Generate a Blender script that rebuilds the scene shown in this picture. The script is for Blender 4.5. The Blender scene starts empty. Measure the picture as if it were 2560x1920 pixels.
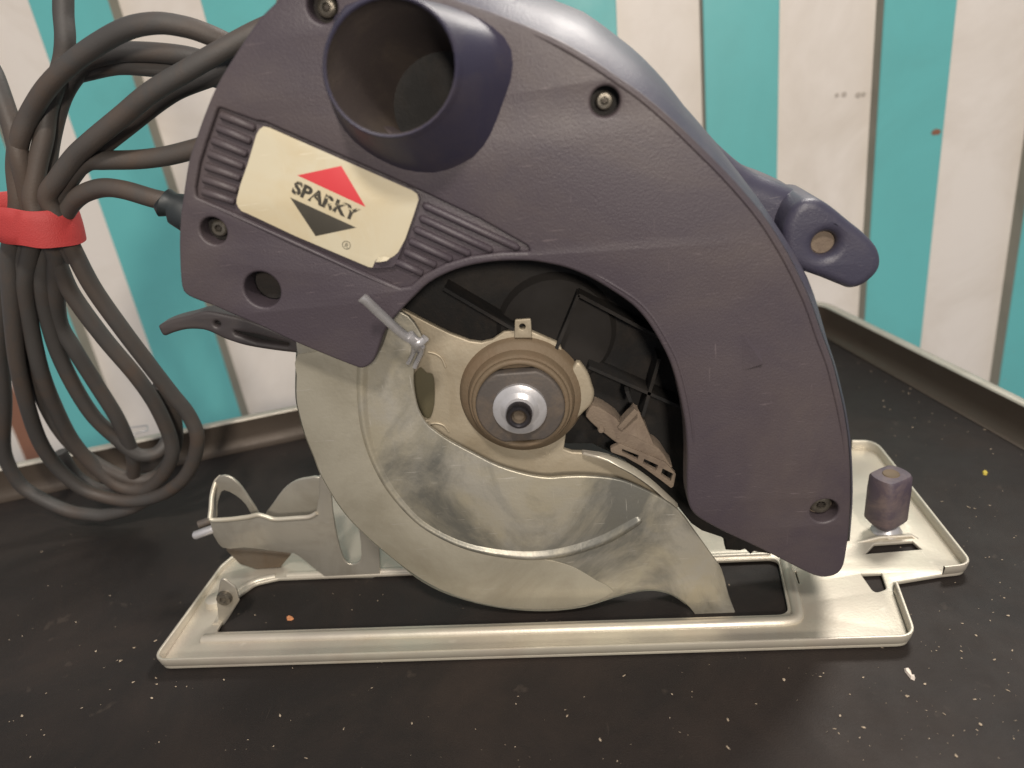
import bpy, bmesh, math, random
from mathutils import Vector, Matrix, noise
random.seed(7)
MM = 0.001
sc = bpy.context.scene
# ------------------------------------------------------------ camera
F = 1800.0                                     # focal length in photo pixels (2560 wide)
MR = ((0.99150217, 0.06772321, -0.11107212),   # image right
      (-0.07265031, -0.42000359, -0.90460981), # image down
      (-0.10791376, 0.90499202, -0.41151436))  # forward
C0 = Vector((175.66823824, -208.38887718, 211.22625876))
cam = bpy.data.cameras.new('camera'); co = bpy.data.objects.new('camera', cam)
sc.collection.objects.link(co); sc.camera = co
r, d, f = (Vector(v) for v in MR)
m = Matrix((r, -d, -f)).transposed().to_4x4(); m.translation = C0*MM
co.matrix_world = m
cam.sensor_fit = 'HORIZONTAL'; cam.sensor_width = 36; cam.lens = 36*F/2560
cam.clip_start = 0.01; cam.clip_end = 50
cam.dof.use_dof = True; cam.dof.focus_distance = 0.275; cam.dof.aperture_fstop = 9
# ------------------------------------------------------------ light
w = bpy.data.worlds.new('World'); sc.world = w; w.use_nodes = True
bg = w.node_tree.nodes['Background']; bg.inputs[0].default_value = (0.78, 0.82, 0.90, 1); bg.inputs[1].default_value = 0.36
def area(name, target, direction, dist, size, power, col):
    l = bpy.data.lights.new(name, 'AREA'); l.shape = 'DISK'; l.size = size; l.energy = power; l.color = col
    o = bpy.data.objects.new(name, l); sc.collection.objects.link(o)
    dv = Vector(direction).normalized()
    o.location = Vector(target)*MM - dv*dist
    o.rotation_euler = dv.to_track_quat('-Z', 'Y').to_euler()
    return o
area('ceiling_lamp', (170, 40, 80), (-0.05, 0.62, -0.78), 1.5, 0.16, 14.5, (1.0, 0.92, 0.83))
area('room_lamp', (0, 60, 184), (-0.36, 0.90, -0.24), 0.75, 0.07, 3.4, (1.0, 0.90, 0.78))
area('back_lamp', (200, 60, 80), (-0.36, -0.50, -0.79), 1.1, 0.30, 11.0, (1.0, 0.94, 0.87))
sc.view_settings.view_transform = 'Standard'; sc.view_settings.look = 'None'
sc.view_settings.exposure = -0.06; sc.view_settings.gamma = 1.0
# ------------------------------------------------------------ geometry helpers (millimetres)
def ray(px, py):
    a, b = (px-1280)/F, (py-960)/F
    return r*a + d*b + f
def at(px, py, Y):                 # point of the vertical plane y = Y that the photo shows at this pixel
    v = ray(px, py); t = (Y-C0.y)/v.y
    return C0 + v*t
def gnd(px, py, z=0):              # same for a horizontal plane
    v = ray(px, py); t = (z-C0.z)/v.z
    return C0 + v*t
def xz(pts, Y): return [(p.x, p.z) for p in (at(a, b, Y) for a, b in pts)]
def link(o, parent=None):
    sc.collection.objects.link(o)
    if parent: o.parent = parent
    return o
def empty(name, label, cat, group=None):
    o = bpy.data.objects.new(name, None); link(o); o.empty_display_size = 0.01
    o['label'] = label; o['category'] = cat
    if group: o['group'] = group
    return o
def finish(me, ang=35, smooth=True):
    if smooth:
        for p in me.polygons: p.use_smooth = True
        me.set_sharp_from_angle(angle=math.radians(ang))
    return me
def mesh(name, verts, faces, mats, parent=None, ang=35, smooth=True, midx=None, recalc=True):
    me = bpy.data.meshes.new(name)
    me.from_pydata([Vector(v)*MM for v in verts], [], faces)
    if not isinstance(mats, (list, tuple)): mats = [mats]
    for m_ in mats: me.materials.append(m_)
    if midx:
        for p, i in zip(me.polygons, midx): p.material_index = i
    if recalc:
        bm = bmesh.new(); bm.from_mesh(me); bmesh.ops.recalc_face_normals(bm, faces=bm.faces); bm.to_mesh(me); bm.free()
    finish(me, ang, smooth)
    return link(bpy.data.objects.new(name, me), parent)
def catmull(P, closed=True, n=3):
    P = [Vector(p) for p in P]; N = len(P); out = []
    for i in range(N if closed else N-1):
        if closed: p0, p1, p2, p3 = P[i-1], P[i], P[(i+1) % N], P[(i+2) % N]
        else: p0, p1, p2, p3 = P[max(i-1, 0)], P[i], P[i+1], P[min(i+2, N-1)]
        l = max((p2-p1).length, 1e-6)
        m1 = (p2-p0)*0.5; m2 = (p3-p1)*0.5
        if m1.length > l: m1 = m1.normalized()*l
        if m2.length > l: m2 = m2.normalized()*l
        for k in range(n):
            t = k/n; t2 = t*t; t3 = t2*t
            out.append(p1*(2*t3-3*t2+1) + m1*(t3-2*t2+t) + p2*(-2*t3+3*t2) + m2*(t3-t2))
    if not closed: out.append(P[-1])
    return out
def roundpoly(P, R, n=5):          # polygon with filleted corners; R one radius or a list
    out = []; N = len(P)
    for i in range(N):
        p = Vector(P[i]); a = Vector(P[i-1])-p; b = Vector(P[(i+1) % N])-p
        rr = R[i] if isinstance(R, (list, tuple)) else R
        ang = a.angle(b)
        if rr <= 0 or ang > 3.1: out.append(p); continue
        t = min(rr/math.tan(ang/2), a.length*.45, b.length*.45)
        s = p+a.normalized()*t; e = p+b.normalized()*t
        for k in range(n+1):
            u = k/n; out.append(s*(1-u)**2 + p*2*u*(1-u) + e*u*u)
    return out
def circle(c, R, n=28, R2=None):
    R2 = R2 or R
    return [Vector((c[0]+R*math.cos(2*math.pi*i/n), c[1]+R2*math.sin(2*math.pi*i/n))) for i in range(n)]
def plate(name, outer, holes, lvl, thick, mat, parent=None, bevel=0.5, flat=False, ang=35, res=2):
    """sheet with holes and rounded edges. upright: front face at y = lvl; flat: top face at z = lvl"""
    cu = bpy.data.curves.new(name, 'CURVE'); cu.dimensions = '2D'; cu.fill_mode = 'BOTH'
    for lp in [outer]+list(holes):
        s = cu.splines.new('POLY'); s.points.add(len(lp)-1)
        for q, p in zip(s.points, lp): q.co = (p[0], p[1], 0, 1)
        s.use_cyclic_u = True
    bevel = min(bevel, thick*.49)
    cu.extrude = thick/2-bevel; cu.bevel_depth = bevel; cu.bevel_resolution = res; cu.offset = -bevel
    o = bpy.data.objects.new(name, cu); link(o)
    dg = bpy.context.evaluated_depsgraph_get(); me = bpy.data.meshes.new_from_object(o.evaluated_get(dg))
    bpy.data.objects.remove(o); bpy.data.curves.remove(cu)
    me.name = name
    for v in me.vertices:
        x, y, z = v.co
        v.co = (Vector((x, y, lvl-thick/2+z)) if flat else Vector((x, lvl+thick/2-z, y)))*MM
    me.materials.clear(); me.materials.append(mat)
    bm = bmesh.new(); bm.from_mesh(me); bmesh.ops.remove_doubles(bm, verts=bm.verts, dist=1e-6)
    bmesh.ops.recalc_face_normals(bm, faces=bm.faces); bm.to_mesh(me); bm.free()
    finish(me, ang)
    return link(bpy.data.objects.new(name, me), parent)
def tubegeo(P, R, n=12, closed=False, flat=None, taper=None):
    P = [Vector(p) for p in P]; N = len(P); V = []; Fc = []; up = None
    for i, p in enumerate(P):
        a = P[i-1] if (i or closed) else P[0]; b = P[(i+1) % N] if (i < N-1 or closed) else P[-1]
        t = (b-a).normalized()
        if up is None:
            up = Vector((0, 0, 1)) if abs(t.z) < .9 else Vector((0, 1, 0))
        up = (up - t*up.dot(t)).normalized(); s = t.cross(up)
        rr = R[i] if isinstance(R, (list, tuple)) else R
        for k in range(n):
            q = 2*math.pi*k/n
            V.append(p + up*rr*math.cos(q) + s*rr*math.sin(q))
    for i in range(N if closed else N-1):
        j = (i+1) % N
        for k in range(n):
            l = (k+1) % n
            Fc.append((i*n+k, j*n+k, j*n+l, i*n+l))
    if not closed:
        Fc.append(tuple(range(n))[::-1]); Fc.append(tuple((N-1)*n+k for k in range(n)))
    return V, Fc
def tube(name, P, R, mat, parent=None, n=12, closed=False):
    V, Fc = tubegeo(P, R, n, closed)
    return mesh(name, V, Fc, mat, parent, ang=60)
def lathe(name, c, prof, mat, parent=None, n=48, axis='Y', midx=None, ang=35, sx=1, sz=1):
    """prof: list of (radius, level) along the axis through c; the ends with radius 0 close it"""
    V = []; Fc = []
    for R, l in prof:
        for k in range(n):
            q = 2*math.pi*k/n
            if axis == 'Y': V.append((c[0]+R*math.cos(q)*sx, l, c[1]+R*math.sin(q)*sz))
            else: V.append((c[0]+R*math.cos(q)*sx, c[1]+R*math.sin(q)*sz, l))
    for i in range(len(prof)-1):
        for k in range(n):
            l = (k+1) % n
            Fc.append((i*n+k, (i+1)*n+k, (i+1)*n+l, i*n+l))
    mi = None
    if midx: mi = [midx[i] for i in range(len(prof)-1) for k in range(n)]
    return mesh(name, V, Fc, mat, parent, ang=ang, midx=mi)
def ribbon(name, rings, mat, parent=None, closed=False, ang=35):
    n = len(rings[0]); V = [v for rg in rings for v in rg]; Fc = []
    for i in range(len(rings)-1):
        for k in range(n if closed else n-1):
            l = (k+1) % n
            Fc.append((i*n+k, i*n+l, (i+1)*n+l, (i+1)*n+k))
    return mesh(name, V, Fc, mat, parent, ang=ang)
def resample(P, n):
    P = [Vector(p) for p in P]; L = [0]
    for a, b in zip(P, P[1:]): L.append(L[-1]+(b-a).length)
    out = []; j = 0
    for i in range(n):
        s = L[-1]*i/(n-1)
        while j < len(P)-2 and L[j+1] < s: j += 1
        out.append(P[j].lerp(P[j+1], 0 if L[j+1] == L[j] else min(1, (s-L[j])/(L[j+1]-L[j]))))
    return out
# ------------------------------------------------------------ materials
def srgb(c): return tuple((v/255/12.92 if v/255 <= .04045 else ((v/255+.055)/1.055)**2.4) for v in c)+(1,)
def mat(name, col, rough=.5, metal=0, dirt=None, dirt_amt=.5, dscale=30, bump=0, bscale=800, rvar=.1, scratch=0, spec=.5,
        dirt_lo=.45, dirt_hi=.7, scr_col=(200, 195, 190), ani=None, col2=None, c2scale=60, coat=0):
    m = bpy.data.materials.new(name); m.use_nodes = True; nt = m.node_tree; N = nt.nodes; L = nt.links
    b = N['Principled BSDF']; b.inputs['Metallic'].default_value = metal; b.inputs['Specular IOR Level'].default_value = spec
    if coat: b.inputs['Coat Weight'].default_value = coat; b.inputs['Coat Roughness'].default_value = .25
    tc = N.new('ShaderNodeTexCoord'); src = tc.outputs['Object']
    def nz(scale, detail=6, rough=.6, dist=0, vec=None):
        n = N.new('ShaderNodeTexNoise'); n.inputs['Scale'].default_value = scale; n.inputs['Detail'].default_value = detail
        n.inputs['Roughness'].default_value = rough; n.inputs['Distortion'].default_value = dist
        L.new(vec or src, n.inputs['Vector']); return n.outputs['Fac']
    def ramp(fac, lo, hi, a=0.0, b_=1.0):
        n = N.new('ShaderNodeMapRange'); n.inputs['From Min'].default_value = lo; n.inputs['From Max'].default_value = hi
        n.inputs['To Min'].default_value = a; n.inputs['To Max'].default_value = b_; L.new(fac, n.inputs['Value']); return n.outputs[0]
    def mix(fac, A, B):
        n = N.new('ShaderNodeMix'); n.data_type = 'RGBA'
        if isinstance(fac, float): n.inputs[0].default_value = fac
        else: L.new(fac, n.inputs[0])
        for k, x in ((6, A), (7, B)):
            if isinstance(x, tuple): n.inputs[k].default_value = x
            else: L.new(x, n.inputs[k])
        return n.outputs[2]
    c = srgb(col)
    if col2: c = mix(ramp(nz(c2scale, 5, .6, .6), .38, .62), c, srgb(col2))
    if dirt: c = mix(ramp(nz(dscale, 8, .65, .8), dirt_lo, dirt_hi, 0, dirt_amt), c, srgb(dirt))
    if scratch:
        mp = N.new('ShaderNodeMapping'); mp.inputs['Rotation'].default_value = (0, .6, 0); mp.inputs['Scale'].default_value = (1, 1, 14)
        L.new(src, mp.inputs['Vector'])
        a = ramp(nz(90, 3, .5, .3, mp.outputs[0]), .68, .75, 0, scratch)
        mp2 = N.new('ShaderNodeMapping'); mp2.inputs['Rotation'].default_value = (0, -.9, 0); mp2.inputs['Scale'].default_value = (16, 1, 1)
        L.new(src, mp2.inputs['Vector'])
        a2 = ramp(nz(70, 3, .5, .3, mp2.outputs[0]), .72, .78, 0, scratch)
        mx = N.new('ShaderNodeMath'); mx.operation = 'MAXIMUM'; L.new(a, mx.inputs[0]); L.new(a2, mx.inputs[1])
        c = mix(mx.outputs[0], c, srgb(scr_col))
    if isinstance(c, tuple): b.inputs['Base Color'].default_value = c
    else: L.new(c, b.inputs['Base Color'])
    L.new(ramp(nz(45, 6), .3, .7, rough-rvar, rough+rvar), b.inputs['Roughness'])
    if bump:
        bn = N.new('ShaderNodeBump'); bn.inputs['Strength'].default_value = bump; bn.inputs['Distance'].default_value = .0004
        L.new(nz(bscale, 4), bn.inputs['Height']); L.new(bn.outputs[0], b.inputs['Normal'])
    return m
M_cover = mat('aubergine_plastic', (68, 60, 66), .48, 0, (90, 80, 76), .55, 14, .35, 1400, .07, .42, .5, scr_col=(120, 108, 110))
M_shell = mat('housing_plastic', (60, 58, 73), .42, 0, (100, 94, 98), .35, 20, .3, 1500, .05, .25)
M_nozzle = mat('nozzle_plastic', (54, 51, 68), .45, 0, (104, 92, 80), .2, 60, .25, 1500, .05, 0)
M_nozzle_in = mat('dusty_nozzle_inside', (62, 53, 50), .8, 0, (96, 84, 72), .45, 30, .3, 1000, .05, dirt_lo=.42, dirt_hi=.66)
M_dark = mat('black_inner_plastic', (17, 15, 14), .75, 0, (56, 46, 37), .5, 40, .3, 900)
M_plate = mat('zinc_plate', (190, 181, 168), .42, .45, (176, 152, 124), .3, 22, .15, 900, .1, .3, dirt_lo=.56, dirt_hi=.78, scr_col=(235, 228, 215), col2=(198, 192, 176), c2scale=18)
M_guard = mat('worn_guard_steel', (176, 171, 159), .42, .5, (104, 104, 99), .85, 18, .2, 700, .1, .5, dirt_lo=.44, dirt_hi=.62, scr_col=(222, 216, 206), col2=(176, 168, 148), c2scale=40)
M_band = mat('yellowed_guard_rim', (172, 166, 150), .45, .45, (136, 128, 110), .6, 22, .2, 700, .08, .3)
M_inner = mat('dull_bearing_plate', (170, 159, 139), .5, .35, (142, 126, 102), .5, 45, .25, 700, .08, .15)
M_boss = mat('dusty_brown_boss', (108, 93, 74), .68, .1, (110, 90, 70), .7, 60, .5, 700)
M_disc = mat('grey_clamp_disc', (84, 78, 74), .6, .25, (130, 112, 92), .5, 60, .3, 900)
M_steel = mat('bright_steel', (196, 194, 196), .32, .5, (150, 146, 140), .4, 120, .1, 900)
M_screw = mat('screw_steel', (118, 112, 102), .35, .7, (80, 72, 62), .6, 300, .3, 1500)
M_bracket = mat('bracket_steel', (172, 167, 156), .36, .55, (128, 118, 102), .5, 35, .12, 800, .08, .2)
M_dustp = mat('sawdust_caked_plastic', (116, 102, 88), .9, 0, (92, 78, 68), .7, 90, .8, 900)
M_sticker = mat('cream_sticker', (196, 187, 163), .45, 0, (188, 168, 128), .55, 30, .05, 300, .05, .3, scr_col=(228, 220, 200))
M_red = mat('sticker_red', (200, 60, 66), .5, 0, (200, 70, 70), .3, 60)
M_ink = mat('sticker_black', (62, 58, 50), .5, 0, (80, 74, 62), .3, 60)
M_inkworn = mat('worn_letter_ink', (58, 54, 46), .5, 0, (205, 192, 160), .95, 420, dirt_lo=.52, dirt_hi=.6)
M_cord = mat('black_rubber_cord', (68, 65, 63), .6, 0, (84, 69, 58), .75, 26, .25, 1200, .08)
M_boot = mat('black_rubber_boot', (40, 44, 46), .55)
M_strap = mat('red_strap', (168, 55, 54), .6, 0, (186, 58, 56), .4, 80, .5, 2200)
M_mat = mat('black_bench_rubber', (35, 31, 29), .62, 0, (58, 48, 42), .5, 12, .5, 1600, .08, .3, scr_col=(84, 74, 66), spec=.3, col2=(38, 33, 31), c2scale=9)
M_rim = mat('bench_rim_steel', (200, 194, 182), .45, .4, (150, 140, 122), .5, 18, .15, 600)
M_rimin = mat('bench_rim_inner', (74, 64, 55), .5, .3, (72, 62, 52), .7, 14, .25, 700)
M_white = mat('white_board_paint', (232, 223, 214), .5, 0, (204, 192, 178), .5, 9, .2, 200, .05, .12, scr_col=(186, 174, 160))
M_turq = mat('turquoise_board_paint', (104, 184, 183), .42, 0, (98, 168, 166), .5, 9, .2, 200, .05, .1, scr_col=(150, 196, 190))
M_edge = mat('bare_board_edge', (150, 148, 136), .7, 0, (120, 124, 112), .6, 12)
M_brown = mat('brown_wood', (140, 96, 74), .6, 0, (120, 76, 56), .5, 20)
M_chip = mat('pale_sawdust', (172, 156, 136), .9, 0, (120, 104, 84), .8, 500)
M_chipw = mat('white_chip', (226, 214, 202), .8)
M_chipo = mat('orange_chip', (196, 132, 90), .85)
M_smudge = mat('grey_smudge', (184, 174, 164), .7)
M_drive = mat('screw_recess', (70, 64, 58), .5, .6)
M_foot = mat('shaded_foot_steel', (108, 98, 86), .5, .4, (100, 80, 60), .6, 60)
M_adj = mat('purple_knob_plastic', (78, 68, 78), .55, 0, (150, 130, 116), .5, 60, .3, 900)

# ------------------------------------------------------------ wall of boards
YW = 392; PR = 15
def xat(e, z, Y):                   # x of the board edge e (two photo pixels) at height z on plane Y
    a, b = at(*e[0], Y), at(*e[1], Y); t = (z-a.z)/(b.z-a.z)
    return a.x+(b.x-a.x)*t
wall = empty('slat_wall', 'wall of alternating white and turquoise vertical boards behind the bench', 'wall')
Z0, Z1 = -260, 520
def board(e0, e1, turq, m_face=None, ext=(0, 0)):
    Yf = YW-PR if turq else YW
    x = [xat(e0, Z0, Yf)+ext[0], xat(e1, Z0, Yf)+ext[1], xat(e1, Z1, Yf)+ext[1], xat(e0, Z1, Yf)+ext[0]]
    z = [Z0, Z0, Z1, Z1]; th = PR+8 if turq else 8; bv = .7
    cx = sum(x)/4
    V = [(x[i], Yf+bv, z[i]) for i in range(4)] + [(x[i]+(bv if i in (0, 3) else -bv), Yf, z[i]) for i in range(4)] + [(x[i], Yf+th, z[i]) for i in range(4)]
    Fc = [(4, 5, 6, 7)]+[(i, (i+1) % 4, (i+1) % 4+4, i+4) for i in range(4)]+[(i, (i+1) % 4, (i+1) % 4+8, i+8) for i in range(4)]+[(8, 9, 10, 11)]
    mf = m_face or (M_turq if turq else M_white)
    mesh('board', V, Fc, [mf, M_edge if turq else mf], wall, smooth=False, midx=[0]*5+[1]*4+[1])
def E(*p): return p
eg = dict(
 beige0=E((-330, 900), (-260, 1100)), beige1=E((0, 1000), (63, 1151)), brown1=E((44, 1000), (104, 1151)),
 a_t0=E((-245, 0), (148, 1063)), a_t1=E((-128, 0), (213, 900)),
 b_w0=E((-110, 0), (235, 900)), b_t0=E((68, 0), (400, 945)), b_t1=E((268, 0), (590, 1000)),
 c_w0=E((290, 0), (612, 1000)), c_t0=E((500, 0), (775, 1000)), c_t1=E((690, 0), (910, 1000)),
 d_w0=E((700, 0), (920, 1000)), d_t0=E((916, 0), (1075, 1000)), d_t1=E((1120, 0), (1220, 1000)),
 e_w0=E((1125, 0), (1225, 1000)), e_t0=E((1333, 0), (1375, 1000)), e_t1=E((1540, 0), (1552, 300)),
 f_w1=E((1756, 0), (1766, 310)), f_t0=E((1757, 0), (1765, 310)), f_t1=E((1950, 0), (1943, 450)),
 g_w1=E((2200, 0), (2170, 560)), g_t0=E((2212, 0), (2166, 740)), g_t1=E((2394, 0), (2309, 800)),
 h_w1=E((2640, 0), (2500, 900)), h_t0=E((2640, 0), (2507, 900)), h_t1=E((2860, 0), (2690, 900)))
g = eg
board(g['brown1'], g['a_t0'], 0, ext=(0, 6)); board(g['beige0'], g['beige1'], 0); board(g['beige1'], g['brown1'], 0, M_brown)
board(g['a_t0'], g['a_t1'], 1)
board(g['b_w0'], g['b_t0'], 0, ext=(-4, 4)); board(g['b_t0'], g['b_t1'], 1)
board(g['c_w0'], g['c_t0'], 0, ext=(-4, 4)); board(g['c_t0'], g['c_t1'], 1)
board(g['d_w0'], g['d_t0'], 0, ext=(-2, 4)); board(g['d_t0'], g['d_t1'], 1)
board(g['e_w0'], g['e_t0'], 0, ext=(-2, 4)); board(g['e_t0'], g['e_t1'], 1)
board(g['e_t1'], g['f_w1'], 0, ext=(-6, 2)); board(g['f_t0'], g['f_t1'], 1)
board(g['f_t1'], g['g_w1'], 0, ext=(-6, 2)); board(g['g_t0'], g['g_t1'], 1)
board(g['g_t1'], g['h_w1'], 0, ext=(-6, 2)); board(g['h_t0'], g['h_t1'], 1)
for k in range(5):
    board(g['beige0'], g['beige0'], k % 2 == 0, ext=(-61*(k+1), -61*k))
    board(g['h_t1'], g['h_t1'], k % 2 == 1, ext=(58*k-(2 if k % 2 == 0 else 0), 58*(k+1)))
def spot(name, px, py, R, Y, m_, par, sx=1.0):
    p = at(px, py, Y)
    plate(name, [Vector((p.x+R*sx*math.cos(t)*(1+.25*random.random()), p.z+R*math.sin(t)*(1+.25*random.random()))) for t in [k*.524 for k in range(12)]], [], Y-.3, .5, m_, par, bevel=.05)
for q in ((2092, 238, 1.5), (2110, 236, 1.8), (2145, 238, 1.9), (2158, 236, 1.6)): spot('scuff_mark', q[0], q[1], q[2], YW, M_smudge, wall)
spot('brown_spot', 2340, 330, 2.0, YW-PR, M_brown, wall, 1.5)

# ------------------------------------------------------------ workbench: black top with raised metal rim
bench = empty('workbench', 'black workbench top with raised steel rim, its corner behind the saw', 'workbench')
HR = 20
L1 = gnd(740, 1092); L0 = gnd(0, 1165, HR); L0 = L1+(Vector((L0.x, L0.y-5, 0))-L1).normalized()*520
dl = (L0-L1).normalized(); R1 = gnd(2560, 1107); dr = Vector((-.255, .967, 0))
# corner = crossing of the two inner lines
a_, b_ = L1, R1
det = dl.x*(-dr.y)-(-dr.x)*dl.y
t = ((b_.x-a_.x)*(-dr.y)-(-dr.x)*(b_.y-a_.y))/det
K = a_+dl*t
Rend = R1-dr*520
path = [a_+dl*560]+roundpoly([(K+dl*60).to_2d(), K.to_2d(), (K-dr*60).to_2d()], [0, 14, 0], 8)[0:]+[Rend]
path = [Vector((p[0], p[1], 0)) for p in path]
def offs(P, o):
    out = []
    for i, p in enumerate(P):
        a = P[max(i-1, 0)]; b = P[min(i+1, len(P)-1)]; t = (b-a).normalized(); out.append(p+Vector((-t.y, t.x, 0))*o)
    return out
def rimstrip(name, prof, m_):
    rings = []
    for o, z in prof: rings.append([q+Vector((0, 0, z)) for q in offs(path, o)])
    return ribbon(name, rings, m_, bench, ang=50)
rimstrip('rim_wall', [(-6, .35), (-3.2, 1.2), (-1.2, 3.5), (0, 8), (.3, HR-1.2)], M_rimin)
rimstrip('rim_lip', [(.25, HR-1.3), (.5, HR-.4), (1.3, HR), (5.2, HR), (6.2, HR-.8), (6.4, HR-10), (6.4, -20)], M_rim)
mp_ = [p for p in offs(path, -2)]
tv = mp_+[Vector((Rend.x, -330, 0)), Vector((-430, -330, 0))]
if tv[0].x < -430: tv[-1].x = tv[0].x
n_ = len(tv)
mesh('bench_top', tv+[v+Vector((0, 0, -20)) for v in tv], [tuple(range(n_)), tuple(range(n_, 2*n_))[::-1]]+[(i, (i+1) % n_, (i+1) % n_+n_, i+n_) for i in range(n_)], M_mat, bench, smooth=False)
# little wire staple lying on the rim at the left
tube('rim_staple', [gnd(322, 1069, HR+1), gnd(368, 1064, HR+1), gnd(370, 1076, HR+1), gnd(325, 1087, HR+1)], .45, M_steel, bench, 6)

# ------------------------------------------------------------ circular saw
saw = empty('circular_saw', 'aubergine circular saw with zinc base plate and no blade, standing on the black bench', 'circular saw')
def parts_circle(px, py, R, Y): p = at(px, py, Y); return (p.x, p.z)
# --- base plate
outer = [(-7, -1), (284.5, -1.5), (289, 26), (291, 31), (311, 34.5), (321.5, 35.5), (321.5, 136), (25, 136), (21, 121), (4, 88), (-7, 60)]
radii = [5, 6, 1, 1, 1, 7, 9, 8, 10, 12, 10]
base_o = roundpoly(outer, radii, 6)
slot = roundpoly([(9, 17.6), (246, 15.6), (250.5, 49.5), (24, 51), (14, 48), (8.6, 39)], [2, 5, 4, 5, 5, 5], 5)
h1 = [(286.6, 49.6), (310.2, 51), (308.9, 56.8), (293, 56.2)]
h2 = roundpoly([(280.6, 37), (288.6, 37), (287, 27.6), (281.6, 25.2)], [.5, .5, 2.5, 2.5], 4)
s1 = [gnd(*p, 2.2).to_2d() for p in ((1966, 1422), (1969, 1424), (1985, 1478), (1981, 1478))]
s2 = [gnd(*p, 2.2).to_2d() for p in ((1987, 1428), (1990, 1428), (1999, 1458), (1996, 1458))]
base = plate('base_plate', base_o, [slot, h1, h2, s1, s2], 2.4, 1.7, M_plate, saw, bevel=.5, flat=True)
def lip(name, P, h, parent, th=1.6, closed=False):
    P = [Vector((p[0], p[1], 0)) for p in P]; rings = []
    hs = [h if callable(h) is False else h(p) for p in P]
    for o, k in [(-.4, .8), (.15, 1.6), (.3, 2.6), (.3, -.5), (.55, -.1), (th*.55, 0), (th-.2, -.1), (th, -.6), (th-.7, 3.0), (th-1.9, 1.5), (th-3.0, .8)]:
        rings.append([q+Vector((0, 0, k if k > 0 else hh+k)) for q, hh in zip(offs(P, -o+.3), hs)])
    return ribbon(name, rings, M_plate, parent, ang=50)
o6 = base_o
def sub(i0, i1):                      # outline section between two outline corners, by nearest points
    def near(q): return min(range(len(o6)), key=lambda k: (o6[k]-Vector(q)).length)
    a, b = near(i0), near(i1); return [o6[k % len(o6)] for k in range(a, b+1 if b >= a else b+1+len(o6))]
lip('front_lip', sub((4, 88), (288.5, 24)), lambda p: 7.0-2.6*max(0, min(1, (p.y-4)/30)) if p.x < 20 else 7.0, base)
lip('corner_lip', sub((312, 34.6), (321.5, 45))+sub((321.5, 60), (319, 136))+[Vector((311, 136))], 7.2, base)
# raised rounded bead that follows the front edge of the slot, and the return on the slot's right end
def bead(name, P, R, parent, m_=M_plate, zs=1.0, n=10):
    V, Fc = tubegeo(P, R, n)
    return mesh(name, V, Fc, m_, parent, ang=60)
bead('slot_bead', catmull([(5, 13.6, 1.3), (14, 13.2, 1.7), (120, 12.2, 1.8), (238, 11.6, 1.8), (247, 12.4, 1.7), (249.6, 17, 1.6), (251.2, 30, 1.5), (253, 48, 1.3)], False, 6), 2.6, base)
bead('slot_bead', [(28, 53.3, 1.6), (140, 52.8, 1.6), (248, 52.2, 1.6)], 1.9, base)
bead('slot_bead', catmull([(6.8, 22, 1.5), (6.4, 40, 1.5), (12, 49.6, 1.5), (22, 53, 1.5)], False, 5), 1.8, base)
# bridge tongue over the fence slot
bx = [(284.5, 57.6, 2.3), (296, 59.2, 4.0), (309.5, 59.6, 4.0), (312, 58, 2.3)]
bead('slot_bead', [Vector(v)-Vector((0, 0, .9)) for v in bx], .9, base)
# little screw boss on the front left arm
sb = gnd(555, 1500, 4)
lathe('boss', (sb.x-3, sb.y), [(0, 6.2), (3.0, 6.0), (4.2, 5.2), (4.8, 2.4)], M_plate, base, 24, axis='Z')
tabp = plate('tab', roundpoly(xz([(552, 1440), (590, 1470), (598, 1503), (572, 1545), (548, 1580), (541, 1500)], 24), [3, 3, 1, 1, 1, 4]), [], 24, 1.2, M_bracket, base)
p = at(558, 1500, 22)
lathe('screw', (p.x, p.z), [(0, 22.6), (1.2, 22.6), (1.5, 21.6), (3.0, 21.9), (3.3, 23), (3.3, 24.4)], M_screw, tabp, 20)

# --- cover
FACE = [(450, 542), (456, 495), (470, 405), (485, 358), (510, 286), (539, 217), (575, 155), (622, 83), (652, 42), (690, 4), (720, -26), (770, -44),
 (880, -46), (1000, -36), (1100, -14), (1140, 0), (1180, 14), (1240, 34), (1300, 58), (1354, 80), (1408, 105), (1481, 148), (1553, 197), (1607, 235), (1680, 297), (1748, 362),
 (1814, 428), (1868, 488), (1915, 546), (1962, 620), (1995, 682), (2028, 754), (2056, 835), (2082, 905), (2097, 965), (2111, 1027), (2122, 1103), (2127, 1180),
 (2127, 1262), (2123, 1334), (2115, 1388), (2110, 1413), (2099, 1432), (2079, 1442), (2053, 1444), (2024, 1435), (1952, 1399), (1890, 1368), (1825, 1338), (1782, 1316),
 (1745, 1294), (1726, 1272), (1718, 1240), (1717, 1190), (1718, 1142), (1714, 1070), (1705, 1016), (1691, 954), (1673, 900), (1647, 849), (1615, 799), (1579, 761), (1524, 723),
 (1470, 692), (1416, 670), (1362, 658), (1325, 653), (1253, 653), (1181, 663), (1123, 681), (1072, 708), (1036, 741), (1003, 775), (975, 808), (958, 838), (942, 885),
 (931, 906), (914, 919), (894, 920), (741, 858), (651, 816), (579, 786), (535, 766), (481, 746), (457, 728), (450, 688), (447, 610)]
YF = 8
face = xz(FACE, YF)
face_s = catmull([Vector(p) for p in face], True, 3)
def hole(px, py, rp, Y=YF, n=28):
    c = at(px, py, Y); e = at(px+rp, py, Y); return circle((c.x, c.z), (e-c).length, n)
scr = [(805, 16, 38, 24), (1513, 254, 37, 22), (533, 578, 33, 20), (2061, 1278, 35, 26)]
holes = [hole(a, b, c) for a, b, c, _ in scr]+[hole(655, 725, 45)]
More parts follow.
